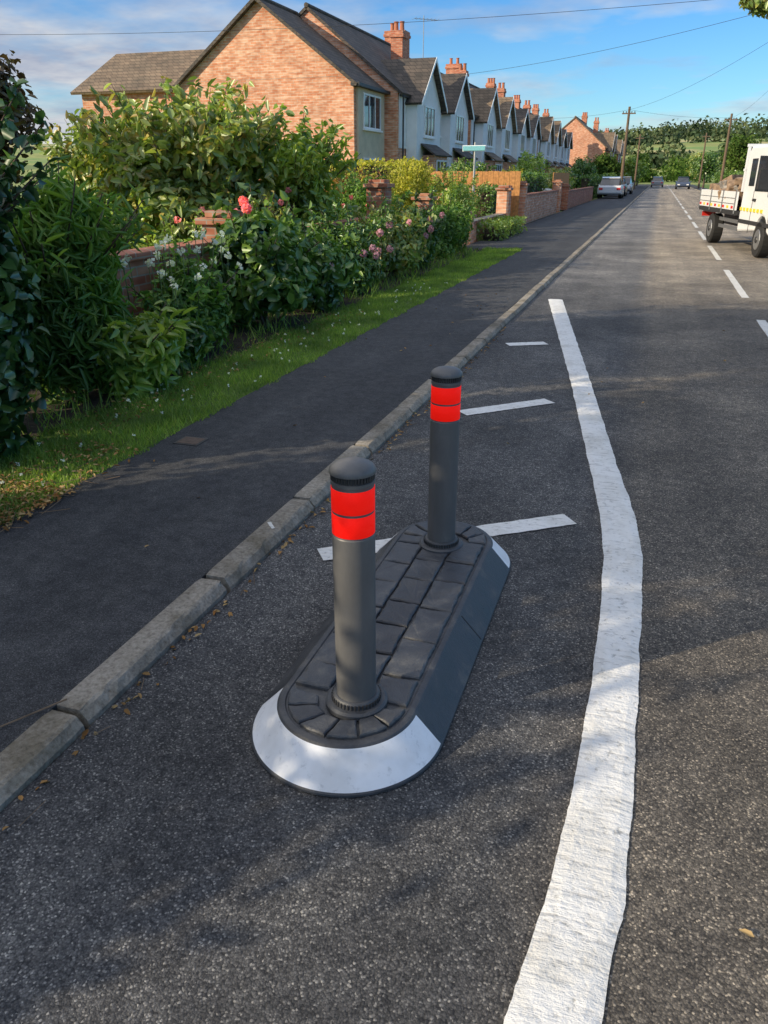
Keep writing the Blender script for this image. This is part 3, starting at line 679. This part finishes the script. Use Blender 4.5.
tree('sycamore_tree',(7.8,30,0),12,(7.2,30,8.6),(5.0,4.2,3.4),14000,.2,'lf_olive',40,.3,.3,False,
     [(2.35,30,6.45,.42,.5,.28),(1.95,29.9,6.5,.24,.3,.14),(2.95,30.2,6.65,.6,.6,.5),(3.7,30.3,7.2,1.0,1,.8)])
# trees and hedges behind the viewpoint on the left, shading the road
tree('lime_tree',(-6.55,-1.25,0),7,(-6.55,-1.25,4.6),(1.9,1.9,2.5),13000,.16,'lf_tree',34,.36,.2)
tree('lime_tree',(-8.7,1.2,0),7,(-8.7,1.2,5.0),(1.9,1.7,2.1),11000,.17,'lf_tree',30,.36,.2)
tree('hawthorn_tree',(-4.9,-4.6,0),4,(-4.9,-4.6,1.9),(.9,.9,.8),2500,.11,'lf_tree',16,.34,.1)
hedge('privet_hedge',-4.8,-4.0,-8,1.6,1.8,10000,.09,'lf_tree',.16)
shrub('laurel_hedge',(-4.3,-.75,1.5),(.6,1.25,1.35),6500,.12,'lf_tree',26,.42,aspect=.55,wild=14,simple=True)

# flowers
def blooms(name,centres,r,petals,size,mat):
    P=[];Nn=[]
    for c in centres:
        d=sph(petals); P.append(np.array(c)+d*r*.7); Nn.append(d)
    w=MB()
    for c in centres: w.tube([(c[0],c[1],c[2]-.02),(c[0]+random.uniform(-.03,.03),c[1],c[2]-.3)],.004,'stem',4)
    build(name,[(*leaf_arrays(np.concatenate(P),np.concatenate(Nn),size,.9,simple=True,droop=0),mat)],w)
blooms('pink_rose',[(-4.02,7.6,1.36),(-3.98,7.58,1.3)],.05,80,.045,'pink')
blooms('white_cosmos',[(U(-4.1,-3.65),U(5.4,7.0),U(.75,1.15)) for _ in range(30)],.024,12,.038,'whitepet')
blooms('pink_hydrangea',[(U(-3.75,-3.45),U(9,14),U(.55,1.0)) for _ in range(14)],.06,40,.038,'mauve')
blooms('pink_rose',[(U(-6,-5.2),U(9,17),U(.9,1.4)) for _ in range(14)],.05,30,.04,'pink')
blooms('daisy',[(U(-3.55,-2.9),U(2.6,12),.09) for _ in range(90)],.008,8,.014,'whitepet')

def blades(name,n,x0,x1,ya,yb,hmin,hmax,wid,mat,pw=2.0,z=.045):
    y=ya+(yb-ya)*rng.uniform(0,1,n)**pw; x=rng.uniform(x0,x1,n)
    edge=.02*np.sin(y*7)+.015*np.sin(y*17); x=x+edge*(x>-3.0)
    P=np.stack([x,y,np.full(n,z)],1); h=rng.uniform(hmin,hmax,n)*(1+.4*np.sin(x*9)*np.sin(y*4)); a=rng.uniform(0,6.28,n)
    lean=rng.normal(size=(n,2))*.45; T=np.stack([lean[:,0]*h,lean[:,1]*h,h],1); s=np.stack([np.cos(a),np.sin(a),0*a],1)*(wid*(1+.06*y))[:,None]
    V=np.stack([P-s,P+s,P+s*.6+T*.6,P-s*.2+T],1); F=(np.arange(4)[None]+(np.arange(n)*4)[:,None]); build(name,[(V.reshape(-1,3),F,mat)])
blades('grass',60000,-3.66,-2.81,1.6,18.8,.02,.055,.0022,'blade')
blades('grass_tuft',4000,-4.9,-3.6,2,18,.05,.18,.004,'blade',1.2)
P=[]
for _ in range(500): P.append((U(-3.3,-2.76),2.2+U(0,1)**1.5*1.6,.06+U(0,.02)))
for _ in range(1300): P.append((U(-3.3,-2.74),U(2.2,3.1),.06+U(0,.03)))
for _ in range(500): P.append((U(-3.7,-3.2),U(2.2,9),.06+U(0,.03)))
for _ in range(190): P.append((-1.49+abs(random.gauss(0,.035)),U(.6,9),.008))
for _ in range(16): P.append((U(-1.4,3),U(1.2,12),.008))
for _ in range(30): P.append((U(-2.8,-1.7),U(1.5,14),.055))
P=np.array(P); Nn=np.tile([0,0,1.],(len(P),1))+rng.normal(size=P.shape)*.3
build('fallen_leaves',[(*leaf_arrays(P,Nn,.032,.5),'litter')])
a=MB()
for _ in range(90):
    x=U(-3.3,-2.7);y=U(2.1,3.4);t=U(0,6.28);l=U(.05,.2); a.tube([(x,y,.056),(x+math.cos(t)*l,y+math.sin(t)*l,.06+U(0,.03))],.002,'wood',4)
for _ in range(18):
    x=-1.47+U(0,.06);y=U(.8,5);t=U(1,2.1);l=U(.04,.12); a.tube([(x,y,.006),(x+math.cos(t)*l,y+math.sin(t)*l,.009)],.0015,'wood',4)
a.tube([(-1.75,1.36,.055),(-1.66,1.5,.06),(-1.6,1.6,.062)],.003,'wood',5)
a.make('twigs')
shrub('kerb_weed',(-1.475,2.32,.02),(.03,.04,.03),60,.03,'lf_fern',5,.5,stems=2)
a=MB(); a.box(-2.72,-2.55,3.98,4.13,.03,.0525,'darkplast'); a.box(-2.705,-2.565,3.995,4.115,.0527,.0545,'iron'); a.make('stopcock_cover')
a=MB(); strip(a,(-1.545,3.0),(-1.60,3.06),.018,.0585,'oldline',6,.002); a.make('survey_paint_mark',fix=False)

# ------------------------------------------------------------------ poles, wires, signs
def pole(x,y,z):
    a=MB(); a.tube([(x,y,-.05),(x,y,z)],[.13,.09],'wood',10); a.box(x-.5,x+.5,y-.05,y+.05,z-.5,z-.42,'wood')
    for i in(-.42,-.2,.2,.42): a.tube([(x+i,y,z-.418),(x+i,y,z-.3)],.035,'darkplast',6)
    a.make('telegraph_pole')
pole(-2.9,68,6.4); pole(5.0,78,6.4); pole(4.9,31,7.2); pole(5.0,120,6.8); pole(-3.1,112,6.4)
def wire(p,q,sag=.5):
    p=Vector(p);q=Vector(q); a=MB(); pts=[p.lerp(q,i/16)-Vector((0,0,sag*4*(i/16)*(1-i/16))) for i in range(17)]
    a.tube(pts,.007,'darkplast',4); a.make('overhead_wire')
wire((4.9,31,6.9),(-30,30,7.1),.4); wire((4.9,31,6.9),(-2.9,68,6.2)); wire((4.9,31,6.9),(-11,44,6.3),.3); wire((4.9,31,6.7),(5,78,6.1),.6)
wire((-2.9,68,6.2),(-11,60,5.4),.3); wire((5,78,6.1),(-3,112,6.1),.4); wire((-2.9,68,6.2),(5,78,6.1),.2)
e=empty('street_sign'); a=MB(); a.tube([(-5.25,24.4,0),(-5.25,24.4,2.5)],.035,'metal',8); a.make('post',e)
M['signblue']=plain('sign_face',(.2,.5,.55),.4)
a=MB(); a.box(-5.6,-4.95,24.33,24.36,2.28,2.40,'signblue'); a.box(-5.62,-4.93,24.362,24.375,2.26,2.42,'pvc'); a.make('plate',e)

# ------------------------------------------------------------------ vehicles
def wheel(mb,x,y,r,w,side):
    mb.tube([(x,y-w/2,r),(x,y-w/2+.03,r),(x,y+w/2-.03,r),(x,y+w/2,r)],[r*.93,r,r,r*.93],'black',24)
    yo=y+side*(w/2); mb.tube([(x,yo-side*.02,r),(x,yo+side*.008,r)],[r*.6,r*.56],'metal',20); mb.tube([(x,yo+side*.009,r),(x,yo+side*.03,r)],[r*.2,r*.16],'darkplast',12)
def truck(loc,ang):
    e=empty('flatbed_truck',loc,ang)
    H=1.0
    a=MB()
    arch=[(.46*math.cos(t),.36+.46*math.sin(t)) for t in [math.pi*i/10 for i in range(11)]]
    prof=[(-1.75,.42)]+[(-x,z) for x,z in arch if z>.4]+[(.98,.38),(1.08,.5),(1.08,.95),(1.0,1.12),(.55,1.32),(.02,2.08),(-.15,2.2),(-1.6,2.22),(-1.75,2.1)]
    a.prism(prof,'y',-H+.04,H-.04,'carwhite'); a.make('cab',e,.05)
    a=MB()
    for s in(-1,1):
        y0,y1=sorted((s*(H-.038),s*(H-.028)))
        a.prism([(-.82,1.3),(.36,1.3),(.36,1.38),(-.08,1.98),(-.82,2.0)],'y',y0,y1,'glass')
        a.prism([(-1.35,1.4),(-.95,1.4),(-.95,1.95),(-1.35,1.95)],'y',y0,y1,'glass')
        y0,y1=sorted((s*(H-.04),s*(H-.02))); a.box(-1.7,.95,y0,y1,.62,.7,'darkplast')
        for q in range(7): a.box(-1.7+q*.26,-1.7+q*.26+.13,y0,y1,.88,.95,'yellow')
        for xx in(-.86,.45): a.box(xx-.008,xx+.008,*sorted((s*(H-.04),s*(H-.034))),.45,1.3,'darkplast')
        a.box(-.78,-.62,*sorted((s*(H-.04),s*(H+.0))),1.1,1.15,'darkplast')
        a.box(.3,.42,*sorted((s*(H-.02),s*(H+.26))),1.35,1.72,'darkplast')
        a.box(.9,1.1,*sorted((s*.55,s*.92)),.72,.98,'pvc')
    a.slab([(.57,-.85,1.33),(.57,.85,1.33),(.05,.8,2.08),(.05,-.8,2.08)],-.02,'glass')
    a.box(1.085,1.1,-.5,.5,.62,.92,'darkplast'); a.tube([(-.9,0,2.21),(-.9,0,2.36)],[.09,.07],'amber',12)
    a.make('glass_and_trim',e)
    a=MB(); a.box(-5.45,-1.8,-1.05,1.05,.76,.86,'darkplast'); a.box(-5.3,1,-.4,.4,.42,.74,'darkplast')
    for s in(-1,1):
        y0,y1=sorted((s*1.02,s*1.06)); a.box(-5.45,-1.8,y0,y1,.87,1.27,'carwhite')
        for xx in(-5.43,-4.2,-3.0,-1.84): a.box(xx-.03,xx+.03,*sorted((s*1.061,s*1.08)),.8,1.3,'metal')
        for i in range(9): a.box(-5.38+i*.4,-5.2+i*.4,*sorted((s*1.0605,s*1.066)),.9,.96,'yellow' if i%2 else 'redstrip')
        for zz_ in (1.0,1.12): a.box(-5.4,-1.88,*sorted((s*1.0605,s*1.07)),zz_,zz_+.015,'metal')
        a.box(-3.6,-1.9,*sorted((s*.9,s*.93)),.42,.5,'metal'); a.box(-3.6,-1.9,*sorted((s*.9,s*.93)),.58,.66,'metal')
        a.box(-5.0,-3.8,*sorted((s*.72,s*1.04)),.745,.76,'darkplast')
        a.box(-5.46,-5.44,*sorted((s*.6,s*.95)),.6,.72,'redstrip')
    a.box(-5.47,-5.43,-1.0,1.0,.87,1.27,'carwhite')
    for yy in(-.95,-.5,0,.5,.95): a.box(-1.86,-1.81,yy-.03,yy+.03,1.27,2.2,'carwhite')
    a.box(-1.86,-1.81,-1,1,2.2,2.26,'carwhite'); a.box(-1.86,-1.81,-1,1,1.7,1.75,'carwhite'); a.make('flatbed',e,.006)
    # heap of broken paving and spoil in the bed
    a=MB()
    for i in range(90):
        x=U(-5.2,-2.1); y=U(-.85,.85); r=U(.1,.28); z=.95+U(0,1)*(.75*(1-((x+3.6)/2.1)**2*.4)*(1-(y/1.4)**2))
        R=Matrix.Rotation(U(0,6),3,'Z')@Matrix.Rotation(U(-.7,.7),3,'X')
        vs=[R@Vector((sx_*r*U(.7,1.1),sy_*r*U(.6,1),sz_*r*U(.3,.6)))+Vector((x,y,z)) for sx_ in(-1,1) for sy_ in(-1,1) for sz_ in(-1,1)]
        a.add(vs,[(0,1,3,2),(4,6,7,5),(0,4,5,1),(2,3,7,6),(0,2,6,4),(1,5,7,3)],'stone' if i%3 else 'stone2')
    a.make('rubble_load',e,.02)
    a=MB()
    for s in(-1,1): wheel(a,0,s*.86,.36,.24,s); wheel(a,-4.1,s*.88,.36,.26,s)
    a.make('wheels',e,smooth=False)
ang=math.atan2(-.985,.17)
nx_,ny_=-.985,-.17
truck((2.10-nx_*.98,18.9-ny_*.98,0),ang)
def car(loc,ang,col):
    k='paint_%d'%len(M); M[k]=plain('car_paint',col,.25,0,.03)
    e=empty('parked_car',loc,ang); a=MB()
    def loft(secs,kk):
        vs=[];n=len(secs[0])
        for s_ in secs: vs+=s_
        a.add(vs,[(i*n+j,i*n+(j+1)%n,(i+1)*n+(j+1)%n,(i+1)*n+j) for i in range(len(secs)-1) for j in range(n)]+[tuple(range(n)),tuple((len(secs)-1)*n+j for j in range(n-1,-1,-1))],kk)
    low=[(-2.05,.4,.8,.8),(-1.95,.3,.9,.88),(-1.0,.25,.95,.92),(.3,.25,.93,.92),(1.3,.25,.86,.9),(1.85,.3,.74,.84),(2.05,.4,.62,.7)]
    loft([[(x,-w,z0),(x,w,z0),(x,w*1.0,z1*.8),(x,w*.93,z1),(x,-w*.93,z1),(x,-w,z1*.8)] for x,z0,z1,w in low],k)
    a.make('body',e,.03)
    a=MB(); loft([[(x,-w,z0),(x,w,z0),(x,w*.8,z1),(x,-w*.8,z1)] for x,z0,z1,w in [(-1.85,.88,.92,.78),(-1.4,.9,1.38,.8),(.1,.9,1.44,.8),(1.1,.84,.88,.78)]],'glass'); a.make('windows',e,.02)
    a=MB(); loft([[(x,-w,z),(x,w,z),(x,w,z+.05),(x,-w,z+.05)] for x,z,w in [(-1.45,1.38,.64),(-.6,1.45,.68),(.15,1.44,.64)]],k)
    for s in(-1,1):
        for xx in (-.55,): a.slab([(xx-.04,s*.82,.9),(xx+.04,s*.82,.9),(xx+.04,s*.66,1.42),(xx-.04,s*.66,1.42)],.02,k)
        a.box(-2.07,-1.98,*sorted((s*.5,s*.78)),.6,.75,'redstrip'); a.box(1.98,2.06,*sorted((s*.4,s*.7)),.5,.62,'pvc')
        a.box(.65,.8,*sorted((s*.86,s*1.0)),.85,.98,k)
    a.make('roof_and_lights',e,.01)
    a=MB()
    for s in(-1,1): wheel(a,1.3,s*.8,.32,.2,s); wheel(a,-1.25,s*.8,.32,.2,s)
    a.make('wheels',e)
car((-3.5,66,.05),math.pi/2,(.62,.63,.65)); car((-3.5,73,.05),math.pi/2,(.06,.07,.09)); car((-3.3,82,.05),-math.pi/2,(.35,.36,.38))
car((2.9,118,0),-math.pi/2,(.05,.07,.12)); car((-7.6,50,.05),0,(.6,.6,.6)); car((-.4,135,0),math.pi/2,(.3,.3,.32))

# ------------------------------------------------------------------ distant woodland
P=[];Nn=[]
def clump(x,y,r,h,n):
    z=hgt(x,y); d=sph(n); P.append(np.array([x,y,z+h*.45])+d*np.array([r,r,h*.55])*rng.uniform(.7,1.05,(n,1))); Nn.append(d+rng.normal(size=(n,3))*.4)
for _ in range(800):
    x=U(-330,420); y=U(600,720); clump(x,y,U(6,13),U(7,12)+3*math.sin(x*.03),50)
for _ in range(300):
    x=U(-150,300); y=random.choice([300,390,480])+U(-6,6)+x*.15; clump(x,y,U(3,6),U(3,6),50)
build('distant_trees',[(*leaf_arrays(np.concatenate(P),np.concatenate(Nn),2.1,.8,simple=True),'lf_far')])
P=[];Nn=[]
for _ in range(80):
    x=U(-45,60); y=U(182,240); clump(x,y,U(2,4.5),U(2.5,6),260)
build('distant_trees',[(*leaf_arrays(np.concatenate(P),np.concatenate(Nn),.75,.8,simple=True),'lf_tree')])

# ------------------------------------------------------------------ light, sky
elev=math.radians(24); sx,sy=-.75,-.66
az=math.atan2(sx,sy)
S=Vector((sx*math.cos(elev),sy*math.cos(elev),math.sin(elev))).normalized()
sl=bpy.data.lights.new('sun','SUN'); sl.energy=5; sl.angle=math.radians(.5); sl.color=(1,.85,.62)
so=bpy.data.objects.new('sun',sl); COL.objects.link(so); so.rotation_euler=S.to_track_quat('Z','Y').to_euler(); so.location=(0,0,30)
w=bpy.data.worlds.new('World'); scene.world=w; w.use_nodes=True; nt=w.node_tree
for n_ in list(nt.nodes): nt.nodes.remove(n_)
out=N(nt,'ShaderNodeOutputWorld'); sky=N(nt,'ShaderNodeTexSky'); sky.sky_type='NISHITA'; sky.sun_disc=False
sky.sun_elevation=elev; sky.sun_rotation=az%(2*math.pi); sky.air_density=1; sky.dust_density=.4; sky.ozone_density=1.6
tc=N(nt,'ShaderNodeTexCoord'); sp=N(nt,'ShaderNodeSeparateXYZ'); L(nt,tc.outputs['Generated'],sp.inputs[0])
tint=ramp(nt,sp.outputs[2],[(.0,(.8,.95,1)),(.07,(.48,.8,1.07)),(.2,(.32,.7,1.12)),(.6,(.85,.95,1))]).outputs[0]
skc=mixc(nt,1,sky.outputs[0],tint,'MULTIPLY')
bg=N(nt,'ShaderNodeBackground'); bg.inputs[1].default_value=.15; L(nt,skc,bg.inputs[0])
zz=N(nt,'ShaderNodeMath',operation='ADD'); zz.inputs[1].default_value=.12; L(nt,sp.outputs[2],zz.inputs[0])
mx_=N(nt,'ShaderNodeMath',operation='MAXIMUM'); mx_.inputs[1].default_value=.05; L(nt,zz.outputs[0],mx_.inputs[0])
dx=N(nt,'ShaderNodeMath',operation='DIVIDE'); L(nt,sp.outputs[0],dx.inputs[0]); L(nt,mx_.outputs[0],dx.inputs[1])
dy=N(nt,'ShaderNodeMath',operation='DIVIDE'); L(nt,sp.outputs[1],dy.inputs[0]); L(nt,mx_.outputs[0],dy.inputs[1])
cb=N(nt,'ShaderNodeCombineXYZ'); L(nt,dx.outputs[0],cb.inputs[0]); L(nt,dy.outputs[0],cb.inputs[1])
cn=noise(nt,cb.outputs[0],.55,6,.58)
bias=N(nt,'ShaderNodeMath',operation='MULTIPLY_ADD'); bias.inputs[1].default_value=-.3; L(nt,sp.outputs[0],bias.inputs[0]); L(nt,cn,bias.inputs[2])
bz=N(nt,'ShaderNodeMath',operation='SUBTRACT'); bz.inputs[1].default_value=.25; L(nt,sp.outputs[2],bz.inputs[0])
bz2=N(nt,'ShaderNodeMath',operation='MAXIMUM'); bz2.inputs[1].default_value=0; L(nt,bz.outputs[0],bz2.inputs[0])
b3=N(nt,'ShaderNodeMath',operation='MULTIPLY_ADD'); b3.inputs[1].default_value=.3; L(nt,bz2.outputs[0],b3.inputs[0]); L(nt,bias.outputs[0],b3.inputs[2])  # extra unseen cloud cover overhead, added for ambient light
lowb=ramp(nt,sp.outputs[2],[(.0,(.0,.0,.0)),(.035,(.12,.12,.12)),(.075,(.0,.0,.0))]).outputs[0]
b4=N(nt,'ShaderNodeMath',operation='ADD'); L(nt,b3.outputs[0],b4.inputs[0]); L(nt,lowb,b4.inputs[1])
cf=ramp(nt,b4.outputs[0],[(.5,(0,0,0)),(.68,(.95,.95,.95))])
bg2=N(nt,'ShaderNodeBackground')
st_=N(nt,'ShaderNodeMath',operation='MULTIPLY_ADD'); L(nt,bz2.outputs[0],st_.inputs[0]); st_.inputs[1].default_value=1.1; st_.inputs[2].default_value=1.0; L(nt,st_.outputs[0],bg2.inputs[1])  # unseen high cloud brightened towards the zenith as added ambient fill
cn2=noise(nt,cb.outputs[0],1.3,5,.6)
L(nt,ramp(nt,cn2,[(.38,(.4,.44,.56)),(.62,(.8,.79,.78))]).outputs[0],bg2.inputs[0])
ms=N(nt,'ShaderNodeMixShader'); L(nt,cf.outputs[0],ms.inputs[0]); L(nt,bg.outputs[0],ms.inputs[1]); L(nt,bg2.outputs[0],ms.inputs[2]); L(nt,ms.outputs[0],out.inputs[0])
scene.view_settings.view_transform='Standard'; scene.view_settings.look='None'; scene.view_settings.exposure=0

# ------------------------------------------------------------------ camera
cam=bpy.data.cameras.new('camera'); cam.sensor_fit='VERTICAL'; cam.sensor_height=36; cam.lens=769/1024*36; cam.clip_end=4000; cam.clip_start=.05
co=bpy.data.objects.new('camera',cam); COL.objects.link(co); co.location=(0,0,1.6)
co.rotation_euler=(math.pi/2-math.atan(336/769),0,math.atan(277/839.2)); scene.camera=co
